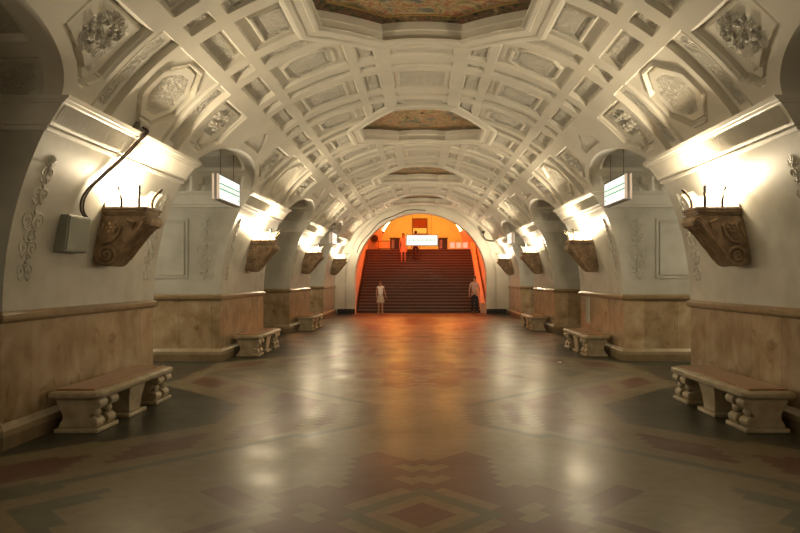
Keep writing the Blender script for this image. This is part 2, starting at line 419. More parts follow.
def make_pillar():
    t = thing('marble_pillar', '', 'pillar')
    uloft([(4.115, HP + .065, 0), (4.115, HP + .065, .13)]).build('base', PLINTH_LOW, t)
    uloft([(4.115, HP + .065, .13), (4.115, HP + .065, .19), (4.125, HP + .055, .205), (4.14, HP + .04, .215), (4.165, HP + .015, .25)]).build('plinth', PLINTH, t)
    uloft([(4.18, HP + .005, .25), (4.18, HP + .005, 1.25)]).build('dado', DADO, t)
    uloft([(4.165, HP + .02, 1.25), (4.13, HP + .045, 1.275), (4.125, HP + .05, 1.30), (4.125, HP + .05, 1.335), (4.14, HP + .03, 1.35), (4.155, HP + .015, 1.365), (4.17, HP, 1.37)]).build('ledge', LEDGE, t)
    # shaft: the face curves inward with the vault
    zs = [1.37 + (3.44 - 1.37) * i / 50 for i in range(51)]
    sh = uloft([(face_x(z), HP, z) for z in zs], 92, 60)
    o = sh.build('shaft', WHITE_MARBLE, t, smooth=True)
    def strip(place, sc=1):
        q = MB(); P = lambda a, z: place(a * sc, z)
        def curve(pts, r): q.tube([P(*p) for p in pts], r, 5)
        curve([(.02 * math.sin(i * 1.7), 1.72 + 1.22 * i / 30) for i in range(31)], .008)
        for z0, r, t_ in ((1.78, .075, 1.2), (2.02, .085, 1.4), (2.30, .10, 1.6), (2.58, .07, 1.3), (2.80, .06, 1.1)):
            for sg in (-1, 1):
                sp = [(sg * (r * 1.05 - (r - .01) * (i / 22) ** .8 * math.cos(0) + 0) * 0 + sg * (r + (r * (1 - i / 24)) * math.cos(PI + 2 * PI * t_ * i / 22)), z0 + (r * (1 - i / 24)) * math.sin(2 * PI * t_ * i / 22)) for i in range(23)]
                curve(sp, .008)
                curve([(sg * .01, z0 - .05), (sg * r * .8, z0 - .10), (sg * r * 1.5, z0 - .06)], [.006, .012, .005])
            c = P(0, z0 + .09); q.ball(c, .022, 5)
        curve([(-.10, 2.13), (-.07, 2.09), (0, 2.08), (.07, 2.09), (.10, 2.13), (.05, 2.2), (0, 2.21), (-.05, 2.2), (-.10, 2.13)], .010)
        for i in range(7):
            a = -1.2 + .4 * i; curve([(0, 2.86), (.05 * math.sin(a), 2.86 + .06 * math.cos(a)), (.11 * math.sin(a), 2.86 + .12 * math.cos(a))], [.005, .011, .004])
        return q
    for yc in (-1.50, 1.50):
        strip(lambda a, z, yc=yc: (XB - face_x(z) + .001, yc + a, z)).build('relief_ornament', WHITE_MARBLE, o, smooth=True)
    for sy in (-1, 1):
        strip(lambda a, z, sy=sy: (XB - 4.46 + a, sy * (HP + .001), z), 1.15).build('relief_ornament', WHITE_MARBLE, o, smooth=True)
    # moulded frames of the side panels
    for sy in (-1, 1):
        f = MB(); Y0 = sy * HP; Y1 = sy * (HP + .014)
        a, b = sorted((Y0, Y1)); xa, xb = XB - 4.85, XB - 6.9
        for w, o_ in ((.045, 0), (.02, .075)):
            f.box(xb + o_, xa - o_, a, b, 1.7 + o_, 1.7 + o_ + w); f.box(xb + o_, xa - o_, a, b, 2.95 - o_ - w, 2.95 - o_)
            f.box(xa - o_ - w, xa - o_, a, b, 1.7 + o_ + w, 2.95 - o_ - w); f.box(xb + o_, xb + o_ + w, a, b, 1.7 + o_ + w, 2.95 - o_ - w)
        f.build('panel_moulding', WHITE_MARBLE, t)
    # cornice
    def cx(z, o): return face_x(z) - o
    pr = [(3.17, 0), (3.17, .03), (3.20, .035), (3.205, .012), (3.225, .012), (3.225, .04), (3.24, .045)]
    pr += [(3.24 + .19 * i / 8, .045 + .03 * (i / 8) ** 1.3) for i in range(1, 9)]
    pr += [(3.435, .09), (3.46, .095), (3.462, .11), (3.50, .115), (3.505, .07), (3.515, .02)]
    sec = [(cx(z, o_), HP + o_ * .75, z) for z, o_ in pr]
    c = uloft(sec, 120, 60).build('cornice', CORNICE, t)
    sample_attr(c, lambda x, y, z: 1.2 if 3.245 < z < 3.425 and abs(y) < HP else 0)
    # egg-and-leaf row on the sloping band
    lv = MB(); n = 130
    for i in range(n):
        y = -HP + .03 + (2 * HP - .06) * i / (n - 1)
        lv.tube([(XB - cx(3.25, .044), y, 3.25), (XB - cx(3.34, .055), y + (.006 if i % 2 else -.006), 3.34), (XB - cx(3.42, .07), y, 3.42)], [.005, .009, .008], 5)
    lv.build('leaf_row', CORNICE, t, smooth=True)
    return t
pillar0 = make_pillar()
ordinal = ['nearest', 'second', 'third', 'farthest']
first = True
for k in range(4):
    for s in (-1, 1):
        o = pillar0 if first else copy_tree(pillar0); first = False
        o.location = (s * XB, P0 + PER * k, 0); o.rotation_euler = (0, 0, 0 if s < 0 else PI)
        side = 'left' if s < 0 else 'right'
        txt = {0: f'{ordinal[0]} marble-clad pillar on the {side}, cut off by the photo\'s {side} edge',
               1: f'marble pillar with honey dado just behind the lit hanging sign, {side} side',
               2: f'marble pillar third from the camera on the {side}, behind the dark passage',
               3: f'farthest marble pillar on the {side}, next to the end arch'}[k]
        tag(o, txt, 'pillar', 'marble pillars along the hall')

# ------------------------------------------------------------------ wall lamps on carved brackets
def spiral(cx, cz, r0, r1, turns, y, n=40, a0=0, sg=1):
    return [(cx + (r0 + (r1 - r0) * i / n) * math.cos(a0 + sg * 2 * PI * turns * i / n), y, cz + (r0 + (r1 - r0) * i / n) * math.sin(a0 + sg * 2 * PI * turns * i / n)) for i in range(n + 1)]
def make_sconce():
    """local origin on the wall face at z=2.2 ; +x points into the hall"""
    t = thing('wall_lamp', '', 'wall lamp')
    X = lambda z: XB - face_x(z)               # wall face in pillar-local x
    x0 = 0.0; zb = 2.2
    wall = lambda z: X(z) - X(2.2)
    HW = .18
    # bracket side outline (x,z)
    out = [(wall(2.50) - .02, 2.50), (.62, 2.50), (.675, 2.47), (.69, 2.42), (.67, 2.365), (.62, 2.345), (.575, 2.325), (.53, 2.27), (.43, 2.14), (.35, 2.04), (.29, 1.96), (.245, 1.91), (.20, 1.875), (.15, 1.857), (.09, 1.855), (.02, 1.87), (-.03, 1.91), (-.055, 2.0), (wall(2.05) - .02, 2.05), (wall(2.25) - .02, 2.25)]
    b = MB().prism([(x, z - zb) for x, z in out], -HW, HW)
    br = b.build('bracket', CARVED, t, bevel=.012)
    for y in (-HW - .008, HW + .008):
        sc = MB()
        sc.tube(spiral(.13, 1.995 - zb, .13, .02, 2.1, y, 44, PI * 1.1, 1), [.026] * 20 + [.02] * 25, 7)
        sc.tube([(.25, y, 1.95 - zb), (.31, y, 2.03 - zb), (.39, y, 2.135 - zb), (.48, y, 2.25 - zb), (.54, y, 2.33 - zb), (.60, y, 2.41 - zb)], .024, 7)
        sc.tube(spiral(.625, 2.415 - zb, .055, .012, 1.4, y, 26, PI, -1), .018, 7)
        sc.tube([(.09, y, 2.14 - zb), (.2, y, 2.17 - zb), (.28, y, 2.25 - zb), (.31, y, 2.36 - zb), (.26, y, 2.43 - zb)], .02, 7)
        sc.tube([(.02, y, 2.44 - zb), (.1, y, 2.40 - zb), (.08, y, 2.3 - zb), (.03, y, 2.22 - zb)], .018, 7)
        sc.tube([(.38, y, 2.44 - zb), (.47, y, 2.40 - zb), (.44, y, 2.31 - zb)], [.02, .026, .01], 7)
        sc.build('scroll', CARVED, br, smooth=True)
    for y in (-HW - .008, HW + .008):
        ro = MB()
        for i in range(6):
            a = i * PI / 3; ro.ball((.19 + .05 * math.cos(a), y, 2.33 - zb + .05 * math.sin(a)), .032, 6, (1, .55, 1))
        ro.ball((.19, y, 2.33 - zb), .025, 6, (1, .9, 1)); ro.build('rosette', CARVED, br, smooth=True)
    fr = MB()                                   # leaves and reeds on the bracket's front
    for i in range(5):
        y = -.13 + .065 * i
        fr.tube([(.235, y, 1.915 - zb), (.34, y, 2.04 - zb), (.42, y, 2.14 - zb), (.52, y, 2.27 - zb), (.61, y, 2.35 - zb)], [.014, .024, .027, .027, .022], 7)
    fr.build('leaf_front', CARVED, br, smooth=True)
    # tray rim
    r = MB()
    for z0, z1, e in ((2.50, 2.525, .0), (2.525, 2.56, .02), (2.56, 2.585, .035), (2.585, 2.60, .02)):
        r.box(wall(z1) - .02, .62 + e, -HW - .02 - e, HW + .02 + e, z0 - zb, z1 - zb)
    r.build('tray_rim', CARVED, t, bevel=.006)
    # flaring glass shade: three flat flaring leaves
    g = MB()
    def leafsheet(p0, p1, dirn):
        n = 8; vs = []
        for i in range(n + 1):
            f = i / n; z = 2.58 + .21 * f; o_ = .11 * f ** 2.2 + .015
            for p in (p0, p1): vs.append((p[0] + dirn[0] * o_, p[1] + dirn[1] * o_, z - zb))
        fs = [(2 * i, 2 * i + 1, 2 * i + 3, 2 * i + 2) for i in range(n)]
        g.add(vs, fs)
    leafsheet((.56, -.17), (.56, .17), (1, 0)); leafsheet((.02, -.17), (.56, -.17), (0, -1)); leafsheet((.02, .17), (.56, .17), (0, 1))
    go = g.build('glass_shade', CREAMGLASS, t, smooth=True)
    md = go.modifiers.new('thick', 'SOLIDIFY'); md.thickness = .008
    # dark metal arms
    def arm(p, dirn):
        pts = []
        for i in range(9):
            f = i / 8; o_ = .05 + .12 * f ** 2 - .02 * math.sin(f * PI); z = 2.59 + .25 * f
            pts.append((p[0] + dirn[0] * (o_ + .01), p[1] + dirn[1] * (o_ + .01), z - zb))
        MB().tube(pts, [.018] * 4 + [.016] * 3 + [.02, .017], 7).build('arm', METAL, t, smooth=True)
    for x in (.12, .33, .53):
        arm((x, -.17), (.35 if x > .4 else (-.25 if x < .2 else 0), -.8)); arm((x, .17), (.35 if x > .4 else (-.25 if x < .2 else 0), .8))
    arm((.57, 0), (1, 0))
    for y in (-.09, .09): MB().ball((.27, y, 2.67 - zb), .05, 10, (1, 1, 1.35)).build('bulb', BULB, t, smooth=True)
    return t
lamp0 = make_sconce(); first = True
LAMP = (1.0, .82, .55)
def lamp_light(s, Y, e):
    l = bpy.data.lights.new('wall lamp light', 'POINT'); l.energy = e; l.color = LAMP; l.shadow_soft_size = .10
    o = bpy.data.objects.new('wall_lamp_light', l); COL.objects.link(o); o.location = (s * (face_x(2.80) - .13), Y + .05, 2.82)
E_LAMP = 245
for k in range(4):
    for s in (-1, 1):
        o = lamp0 if first else copy_tree(lamp0); first = False
        o.location = (s * face_x(2.2), P0 + .05 + PER * k, 2.2); o.rotation_euler = (0, 0, 0 if s < 0 else PI)
        side = 'left' if s < 0 else 'right'
        txt = {0: f'glowing wall lamp on carved scroll bracket, biggest on the {side}' + (' beside the grey box' if s < 0 else ' with its scroll turned right'),
               1: f'glowing bracket lamp on the {side} pillar right behind the lit hanging sign',
               2: f'glowing bracket lamp third from the camera on the {side} wall, beyond the dark passage',
               3: f'small glowing bracket lamp farthest away on the {side}, next to the end arch'}[k]
        tag(o, txt, 'wall lamp', 'bracket lamps on the pillars')
        lamp_light(s, P0 + PER * k, E_LAMP)
for s in (-1, 1): lamp_light(s, P0 - PER, E_LAMP * .22)      # the pair behind the camera

# ------------------------------------------------------------------ benches
def make_bench():
    """origin on the floor under the middle; +x to the hall"""
    t = thing('stone_bench', '', 'bench')
    sl = MB(); hx, hy = .275, 1.05
    prof = [(0, .375), (.012, .372), (.03, .385), (.042, .41), (.038, .44), (.02, .455), (0, .46)]
    rings = []
    for o_, z in prof:
        a, b, ch = hx - .03 + o_, hy - .03 + o_, .05
        rings.append([(a, -b + ch, z), (a, b - ch, z), (a - ch, b, z), (-a, b, z), (-a, -b, z), (a - ch, -b, z)])
    m = MB(); n = 6; vs = [p for r in rings for p in r]
    fs = [(i * n + k, i * n + (k + 1) % n, (i + 1) * n + (k + 1) % n, (i + 1) * n + k) for i in range(len(rings) - 1) for k in range(n)] + [tuple(range(n))[::-1], tuple(range((len(rings) - 1) * n, len(rings) * n))]
    m.add(vs, fs).build('seat_slab', BENCHSTONE, t, smooth=True)
    MB().box(-.245, .185, -.985, .985, .455, .478).build('seat_board', WOOD, t, bevel=.006)
    # end supports: waisted slabs with scrolled fronts
    def waist(x, f):                            # outline of an end support seen from the bench's end
        return x
    for yc in (-.80, .80):
        o = MB()
        prof = [(-.22, 0.05), (.20, .05), (.215, .075), (.17, .10), (.13, .14), (.135, .18), (.165, .215), (.17, .25), (.19, .285), (.235, .32), (.25, .375), (-.24, .375), (-.235, .32), (-.20, .26), (-.17, .2), (-.17, .14), (-.2, .1)]
        o.prism([(x, z) for x, z in prof], yc - .20, yc - .06); o.prism([(x, z) for x, z in prof], yc + .06, yc + .20)
        o.box(-.2, .09, yc - .07, yc + .07, .05, .375)
        leg = o.build('end_support', BENCHSTONE, t, bevel=.012)
        for dy in (-.13, .13):
            q = MB()
            for cx, cz, r in ((.205, .315, .058), (.165, .105, .062)):
                q.add([(cx + r * math.cos(a), yc + dy + e, cz + r * math.sin(a)) for e in (-.085, .085) for a in [2 * PI * i / 18 for i in range(18)]],
                      [(i, (i + 1) % 18, 18 + (i + 1) % 18, 18 + i) for i in range(18)] + [tuple(range(18)), tuple(range(18, 36))])
                q.tube(spiral(cx, cz, r * .8, .008, 1.5, yc + dy - .088, 24), .008, 6); q.tube(spiral(cx, cz, r * .8, .008, 1.5, yc + dy + .088, 24), .008, 6)
            q.ball((.175, yc + dy, .215), .05, 8, (.8, 1.2, 1.1))
            q.build('scroll', BENCHSTONE, leg, smooth=True)
        MB().box(-.24, .245, yc - .25, yc + .25, 0, .05).build('foot', BENCHSTONE, leg, bevel=.012)
    # plain tapering middle support
    vs = []
    for z, a0, a1, h in ((.05, -.2, .19, .15), (.22, -.2, .205, .185), (.375, -.22, .235, .23)):
        vs += [(a0, -h, z), (a1, -h, z), (a1, h, z), (a0, h, z)]
    fs = [(i * 4 + k, i * 4 + (k + 1) % 4, (i + 1) * 4 + (k + 1) % 4, (i + 1) * 4 + k) for i in range(2) for k in range(4)] + [(3, 2, 1, 0), (8, 9, 10, 11)]
    mid = MB().add(vs, fs).build('middle_support', BENCHSTONE, t, bevel=.012)
    MB().box(-.23, .235, -.25, .25, 0, .05).build('foot', BENCHSTONE, mid, bevel=.012)
    return t
bench0 = make_bench(); first = True
for k in range(3):
    for s in (-1, 1):
        o = bench0 if first else copy_tree(bench0); first = False
        o.location = (s * 3.80, P0 - .10 + PER * k, 0); o.rotation_euler = (0, 0, 0 if s < 0 else PI)
        side = 'left' if s < 0 else 'right'
        txt = {0: f'large carved stone bench with wooden seat, nearest on the {side}',
               1: f'stone bench with wooden seat second from the camera on the {side}',
               2: f'small-looking stone bench with wooden seat, farthest on the {side}'}[k]
        tag(o, txt, 'bench', 'stone benches along the pillars')

# ------------------------------------------------------------------ floor
def build_floor():
    st = .17; m = MB(); vid = {}
    V = []; Fs = []; M = []
    def vert(i, j):
        key = (i, j)
        if key not in vid:
            p, q = i * st, j * st; V.append(((p - q) / 2, (p + q) / 2, 0)); vid[key] = len(V) - 1
        return vid[key]
    def klass(x, Y):
        if Y > Y_END + .1: return 0
        ax = abs(x); z = (Y - P0 - PER / 2 + .07 + PER / 2) % PER - PER / 2; az = abs(z); yp = PER / 2 - az
        if ax > 4.1: return 3
        b = ax - (.72 + 1.1 * max(0, yp - .6))
        if -.13 < b < .06 and ax < 3.9: return 2
        if b >= .06:
            if b > 1.72: return 3
            if .38 < b < 1.15 and (ax * 1.15 + .35) % 1 < .74 and ax > .9: return 1
            return 0
        d = ax + az
        if d < .30: return 1
        if d < .42: return 0
        if d < .62: return 2
        if min(ax, az) < .17:                   # chain of little tan squares along both axes
            lo = max(ax, az)
            if lo < 1.35: return 0 if int((lo - .4) / .17) % 2 == 0 else 1
        if ax < .62 and .4 < az < 1.65 and d > .72 and d < 2.05 and az - ax < 1.3: return 1
        if az < .62 and .4 < ax < 1.15 and d > .72 and d < 1.62: return 1
        if 1.2 < ax < 1.75 and az < .62 and abs(ax - az - 1.18) < .16: return 1
        if 2.5 < ax and az < .6: return (2, 0)[int(d / .34) % 2]
        return 0
    n = int(48 / st)
    for i in range(-n, n):
        for j in range(-n, n):
            pc, qc = (i + .5) * st, (j + .5) * st; x, Y = (pc - qc) / 2, (pc + qc) / 2
            if abs(x) > 7.4 or Y < Y_REAR - .2 or Y > 32.3: continue
            Fs.append((vert(i, j), vert(i + 1, j), vert(i + 1, j + 1), vert(i, j + 1))); M.append(klass(x, Y))
    m.v, m.f, m.m = V, Fs, M
    return struct(m.build('floor', [F_TAN, F_RED, F_GREEN, F_DARK]))
build_floor()

# ------------------------------------------------------------------ walls that close the hall
for s, nm in ((-1, 'left'), (1, 'right')):
    w = MB(); zs = [i * 3.45 / 24 for i in range(25)]
    pts = [(s * face_x(z), z) for z in zs]
    pts += [(s * 7.3, 3.45), (s * 7.3, 0)]
    w.prism(pts, Y_REAR, 3.0); struct(w.build('wall_' + nm + '_rear', WHITE_MARBLE))
    a, b = sorted((s * 10.0, s * 10.2)); struct(MB().box(a, b, Y_REAR, 31.6, -.1, 4.8).build('wall_' + nm, WHITE_MARBLE))
    a, b = sorted((s * 7.3, s * 10.0)); struct(MB().box(a, b, Y_REAR, 31.6, -.1, -.002).build('floor_platform_' + nm, F_TAN))
    struct(MB().box(a, b, Y_REAR, 31.6, 4.6, 4.8).build('ceiling_platform_' + nm, PLASTER))
    struct(MB().box(s * 7.28 - .02, s * 7.28 + .02, Y_REAR, 31.6, 3.9, 4.7).build('wall_platform_' + nm, PLASTER))
    for Y, e in ((11.8, 1.), (18.8, .15), (25.8, .8)):
        l = bpy.data.lights.new('platform lamp', 'POINT'); l.energy = 340 * e; l.color = (1, .89, .66); l.shadow_soft_size = .25
        lo = bpy.data.objects.new('platform_lamp', l); COL.objects.link(lo); lo.location = (s * 8.6, Y, 3.9)
struct(MB().box(-10, 10, Y_REAR - .2, Y_REAR, -.1, 5.8).build('wall_rear', WHITE_MARBLE))

RA, CA, XA = 3.15, 1.70, -.06                 # the end arch
def arch_outline(r, z0=0, n=48, c=CA, xc=XA):
    return [(xc + r, z0)] + [(xc + r * math.cos(PI * i / n), c + r * math.sin(PI * i / n)) for i in range(n + 1)] + [(xc - r, z0)]
def arch_wall(m, r, y0, y1, ow, oh, z0=0, c=CA, xc=XA, z1=None):
    """wall with an arched opening"""
    inn = arch_outline(r, z0, 48, c, xc); n = len(inn)
    out = []
    for i, (x, z) in enumerate(inn):
        if i == 0: out.append((ow, z0)); continue
        if i == n - 1: out.append((-ow, z0)); continue
        a = math.atan2(z - c, x - xc); dx, dz = math.cos(a), math.sin(a)
        k = min((ow - xc) / dx if dx > 1e-6 else 1e9, (-ow - xc) / dx if dx < -1e-6 else 1e9, (oh - c) / dz if dz > 1e-6 else 1e9)
        out.append((xc + dx * k, c + dz * k))
    vs = [(x, y, z) for y in (y0, y1) for x, z in inn] + [(x, y, z) for y in (y0, y1) for x, z in out]
    fs = []
    for i in range(n - 1):
        fs += [(i, i + 1, 2 * n + i + 1, 2 * n + i), (n + i, n + i + 1, 3 * n + i + 1, 3 * n + i), (i, i + 1, n + i + 1, n + i)]
    m.add(vs, fs)
w = MB(); arch_wall(w, RA, Y_END, Y_END + .55, 10.2, 5.8); ew = struct(w.build('wall_end', PLASTER))
def arch_band(r0, r1, y0, y1, z0=0, c=CA, xc=XA):
    m = MB(); a = arch_outline(r0, z0, 48, c, xc); b = arch_outline(r1, z0, 48, c, xc); n = len(a)
    vs = [(x, y, z) for y in (y0, y1) for q in (a, b) for x, z in q]
    fs = []
    for i in range(n - 1):
        A, B, C_, D_ = i, n + i, 2 * n + i, 3 * n + i
        fs += [(A, A + 1, B + 1, B), (A, A + 1, C_ + 1, C_), (B, B + 1, D_ + 1, D_)]
    return m.add(vs, fs)
struct(arch_band(RA + .02, RA + .34, Y_END - .06, Y_END).build('trim_1', PLASTER))
struct(arch_band(RA + .42, RA + .50, Y_END - .04, Y_END).build('trim_2', WHITE_MARBLE))
for s, nm in ((-1, 'left'), (1, 'right')):
    a, b = sorted((XA + s * (RA + .01), s * 4.05)); struct(MB().box(a, b, Y_END - .12, Y_END, 0, .24).build('baseboard_end_' + nm, DARK))

# ------------------------------------------------------------------ stairs and the lit hall above
NS, RISE, TREAD, YS = 22, 3.43 / 22, .30, 31.95
st = thing('staircase', 'wide dark stone staircase climbing to the orange-lit hall behind the end arch', 'stairs', (0, YS, 0))
for i in range(NS):
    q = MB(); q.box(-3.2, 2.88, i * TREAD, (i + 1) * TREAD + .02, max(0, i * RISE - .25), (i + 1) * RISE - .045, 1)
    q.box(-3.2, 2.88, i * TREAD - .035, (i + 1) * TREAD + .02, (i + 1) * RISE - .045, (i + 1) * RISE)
    q.build('step', [STEP, RISER_SHADE], st)  # paler tread over dark riser paints the lit edge and its shade
YT = YS + NS * TREAD; ZT = NS * RISE
p = MB(); p.prism([(YS - .1, 0), (YS - .1, .5), (YT, ZT + .42), (YT + .3, ZT + .42), (YT + .3, 0)], 2.88, 3.1, 'x')
tag(p.build('stair_parapet', WELL), 'sloping plaster parapet running up the right side of the stairs', 'parapet')
# sloping stairwell: walls and barrel
def well():
    secs = []
    for Y in (Y_END + .5, YS, YT, YT + 1.2):
        r = max(0, min(ZT, (Y - YS) * ZT / (YT - YS)))
        secs.append([(x, Y, z) for x, z in arch_outline(RA + .12, 0, 40, CA + r)])
    m = MB(); n = len(secs[0]); vs = [q for s_ in secs for q in s_]
    m.add(vs, [(i * n + k, i * n + k + 1, (i + 1) * n + k + 1, (i + 1) * n + k) for i in range(3) for k in range(n - 1)])
    return struct(m.build('wall_stairwell', WELL, smooth=True))
well()
YU = 40.6
struct(MB().box(-5, 5, YT, 47.2, ZT - .2, ZT).build('floor_upper', STEP))
w = MB(); arch_wall(w, 2.6, YU, YU + .4, 5, 9, ZT, 3.55, 0); struct(w.build('wall_upper', WELL))
u = MB(); rr = arch_outline(3.0, ZT, 40, 3.9, 0)
u.add([(x, y, z) for y in (YU + .4, 47) for x, z in rr], [(k, k + 1, len(rr) + k + 1, len(rr) + k) for k in range(len(rr) - 1)]); struct(u.build('ceiling_upper', WELL, smooth=True))
struct(MB().box(-4, 4, 47, 47.2, ZT, 8).build('wall_upper_back', WELL))
WHITEM = mat('white enamel', (.75, .72, .68), .35, .5)
REDB = noisy('red brown panel', [(.3, (.20, .03, .015)), (.7, (.26, .045, .02))], 3, 2, .5, .3)
BLACK = mat('black panel', (.012, .012, .014), .4, .4)
def px(x, y, Y): return ((x - 422) * Y / 649, Y, 1.7 + (278.5 - y) * Y / 649)
t = thing('wall_board', 'dark red board with white lower panel on the yellow wall above the stairs', 'board', (-.15, 46.95, 5.0))
MB().box(-.52, .50, -.05, .03, .38, 1.0).build('red_panel', REDB, t, bevel=.01)
MB().box(-.5, .48, -.04, .03, -.05, .34).build('white_panel', WHITEM, t, bevel=.01)
MB().box(-.56, .54, -.03, .04, -.09, 1.05).build('frame', METAL, t)
# things standing on the upper landing
t = thing('notice_stand', 'dark-framed notice stand at the left of the stair top', 'notice stand', (-2.3, 39.6, ZT))
MB().box(-.36, .36, -.02, .02, .1, .52).build('panel', WELL, t)
f = MB()
for a in (-.39, .36): f.box(a, a + .035, -.03, .03, 0, .56)
f.box(-.39, .395, -.03, .03, .53, .57); f.box(-.39, .395, -.03, .03, .09, .13); f.build('frame', METAL, t)
for (x0, x1, nm, lb) in ((-1.95, -1.3, 'l', 'dark glazed booth left of the lit sign at the stair top'), (1.0, 1.56, 'r', 'dark glazed booth right of the lit sign at the stair top')):
    t = thing('booth', lb, 'booth', ((x0 + x1) / 2, 40.2, ZT), 0, 'dark booths at the stair top'); h = (x1 - x0) / 2
    MB().box(-h, h, -.25, .25, 0, .72).build('body', BLACK, t, bevel=.02)
    MB().box(-h - .04, h + .04, -.29, .29, .72, .78).build('roof', METAL, t, bevel=.01)
    MB().box(-h + .08, -h + .25, -.27, -.24, .12, .66).build('door', mat('bluish pane', (.16, .18, .24), .2, .6), t)
GLOWPANEL = mat('panel with added glow', (.7, .6, .55), .4, .4, 0, (1, .62, .5), .55)  # weak emission added so the barrier stays pale under the orange lamps
t = thing('barrier', 'row of pale barrier panels with added glow at the right of the stair top', 'barrier', (2.25, 39.3, ZT))
for i in range(4): MB().box(-.62 + .39 * i, -.58 + .39 * i, -.03, .03, 0, .55).build('post', WHITEM, t)
for i in range(3): MB().box(-.56 + .39 * i, -.27 + .39 * i, -.015, .015, .12, .46).build('panel', GLOWPANEL, t)
t = thing('loudspeaker', 'dark round loudspeaker on orange wall left of the stair top', 'loudspeaker', (-2.95, 40.45, ZT + .75))
MB().tube([(0, -.22, 0), (0, -.1, 0), (0, .0, 0), (0, .15, .0)], [.24, .2, .1, .06], 16).build('horn', BLACK, t, smooth=True)
MB().box(-.04, .04, -.02, .14, .02, .25).build('bracket', METAL, t)
# upper hall: an emissive tube along each side of the arch, then its lamps
ORANGE = (1.0, .10, .006); YELLOW = (1.0, .40, .05)
GLOWARC = mat('glowing arc', (1, .9, .6), .3, .5, 0, (1, .72, .3), 14)
for (x, y, z, lb) in ((-2.35, 40.546, 4.75, 'bright arc glowing on the upper arch, left of the red board'), (2.35, 40.546, 4.75, 'bright arc glowing on the upper arch, right of the red board')):
    t = thing('arch_glow', lb, 'lamp', (x, y, z), 0, 'glowing arcs on the upper arch')
    s = 1 if x > 0 else -1
    c = [(s * (2.66 * math.cos(a)) - x, 0, 3.55 + 2.66 * math.sin(a) - z) for a in [math.radians(24 + 32 * i / 14) for i in range(15)]]
    MB().tube(c, .05, 10).build('glow_tube', GLOWARC, t, smooth=True)
    for i in (0, 14): MB().ball(c[i], .058, 8).build('end_cap', METAL, t, smooth=True)
def area(name, loc, e, col, size, rot):
    l = bpy.data.lights.new(name, 'AREA'); l.energy = e; l.color = col; l.shape = 'DISK'; l.size = size
    o = bpy.data.objects.new(name.replace(' ', '_'), l); COL.objects.link(o); o.location = loc; o.rotation_euler = rot; return o
def point(name, loc, e, col, r=.15):
    l = bpy.data.lights.new(name, 'POINT'); l.energy = e; l.color = col; l.shadow_soft_size = r
    o = bpy.data.objects.new(name.replace(' ', '_'), l); COL.objects.link(o); o.location = loc; return o
for x in (-1.6, 1.6): point('upper hall lamp', (x, 44.0, 5.8), 210, YELLOW)
for x in (-2.2, 2.2): point('landing lamp', (x, 38.3, 7.2), 560, ORANGE)
for x in (-1.5, 1.5): point('stair fill light', (x, 34.2, 5.45), 240, ORANGE)  # unseen lights added above the end arch to brighten the steps

# ------------------------------------------------------------------ lit hanging signs
CASE = mat('sign case', (.10, .09, .085), .4, .5)
CASE_END = mat('sign end strip', (.6, .52, .5), .4, .5)
SIGNFACE = mat('lit sign face', (.25, .25, .25), .4, .3, 0, (.95, 1, .93), 1.05)
GREEN = mat('sign green', (.03, .2, .1), .4, .3, 0, (.05, .5, .25), .55)
INK = mat('sign ink', (.1, .14, .13), .4, .3, 0, (.12, .3, .24), .5)
def make_sign(name='hanging_sign', lw=1.45, h=.48, wires=1.0, edge=True):
    """origin at the sign's centre; long axis along y; faces +x and -x"""
    t = thing(name, '', 'sign')
    cs = MB(); cs.box(-.05, .05, -lw / 2, lw / 2, -h / 2, -h / 2 + .025); cs.box(-.05, .05, -lw / 2, lw / 2, h / 2 - .025, h / 2)
    cs.box(-.05, .05, -lw / 2, -lw / 2 + .025, -h / 2 + .025, h / 2 - .025); cs.box(-.05, .05, lw / 2 - .025, lw / 2, -h / 2 + .025, h / 2 - .025)
    for e in (-1, 1):
        y = e * lw / 2; cs.box(-.06, -.022, y - .012, y + .012, -h / 2 + .01, h / 2 - .01, 1); cs.box(.022, .06, y - .012, y + .012, -h / 2 + .01, h / 2 - .01, 1)
    cs.build('case', [CASE, CASE_END], t)
    for s in (-1, 1):
        f = MB(); a, b = sorted((s * .03, s * .048)); f.box(a, b, -lw / 2 + .025, lw / 2 - .025, -h / 2 + .025, h / 2 - .025); fo = f.build('face', SIGNFACE, t)
        g = MB(); a, b = sorted((s * .048, s * .050))
        g.box(a, b, -lw / 2 + .06, lw / 2 - .06, .05, .07); g.box(a, b, -lw / 2 + .06, lw / 2 - .06, -.04, -.02)
        g.build('green_line', GREEN, fo)
        k = MB()
        for i in range(7):
            y = -lw / 2 + .14 + i * (lw - .28) / 6
            k.box(a, b, y - .008, y + .008, -.02, .04)
        k.box(a, b, -lw / 2 + .09, -lw / 2 + .11, .12, .17); k.box(a, b, lw / 2 - .14, lw / 2 - .09, -.14, -.10)
        k.build('route_ticks', INK, fo)
    for y in (-lw * .3, lw * .3): MB().tube([(0, y, h / 2 - .01), (0, y, h / 2 + wires)], .006, 6).build('suspension_wire', METAL, t)
    return t
first = True
for k, Y in ((0, 11.66), (2, 25.65)):
    for s in (-1, 1):
        o = make_sign(lw=1.3, h=.45, wires=.64)
        o.location = (s * 3.50, Y, 3.27)
        side = 'left' if s < 0 else 'right'
        tag(o, (f'white lit sign with green lines hanging in the first passage on the {side}' if k == 0 else f'tiny white lit sign hanging in the farther passage on the {side}'), 'sign', 'lit signs hung over the passages')
o = make_sign('overhead_sign', 1.5, .52, .95); o.location = (0, 30.75, 3.51); o.rotation_euler = (0, 0, PI / 2)
tag(o, 'white lit sign hanging across the hall in front of the stair top', 'sign', 'lit signs hung over the passages')

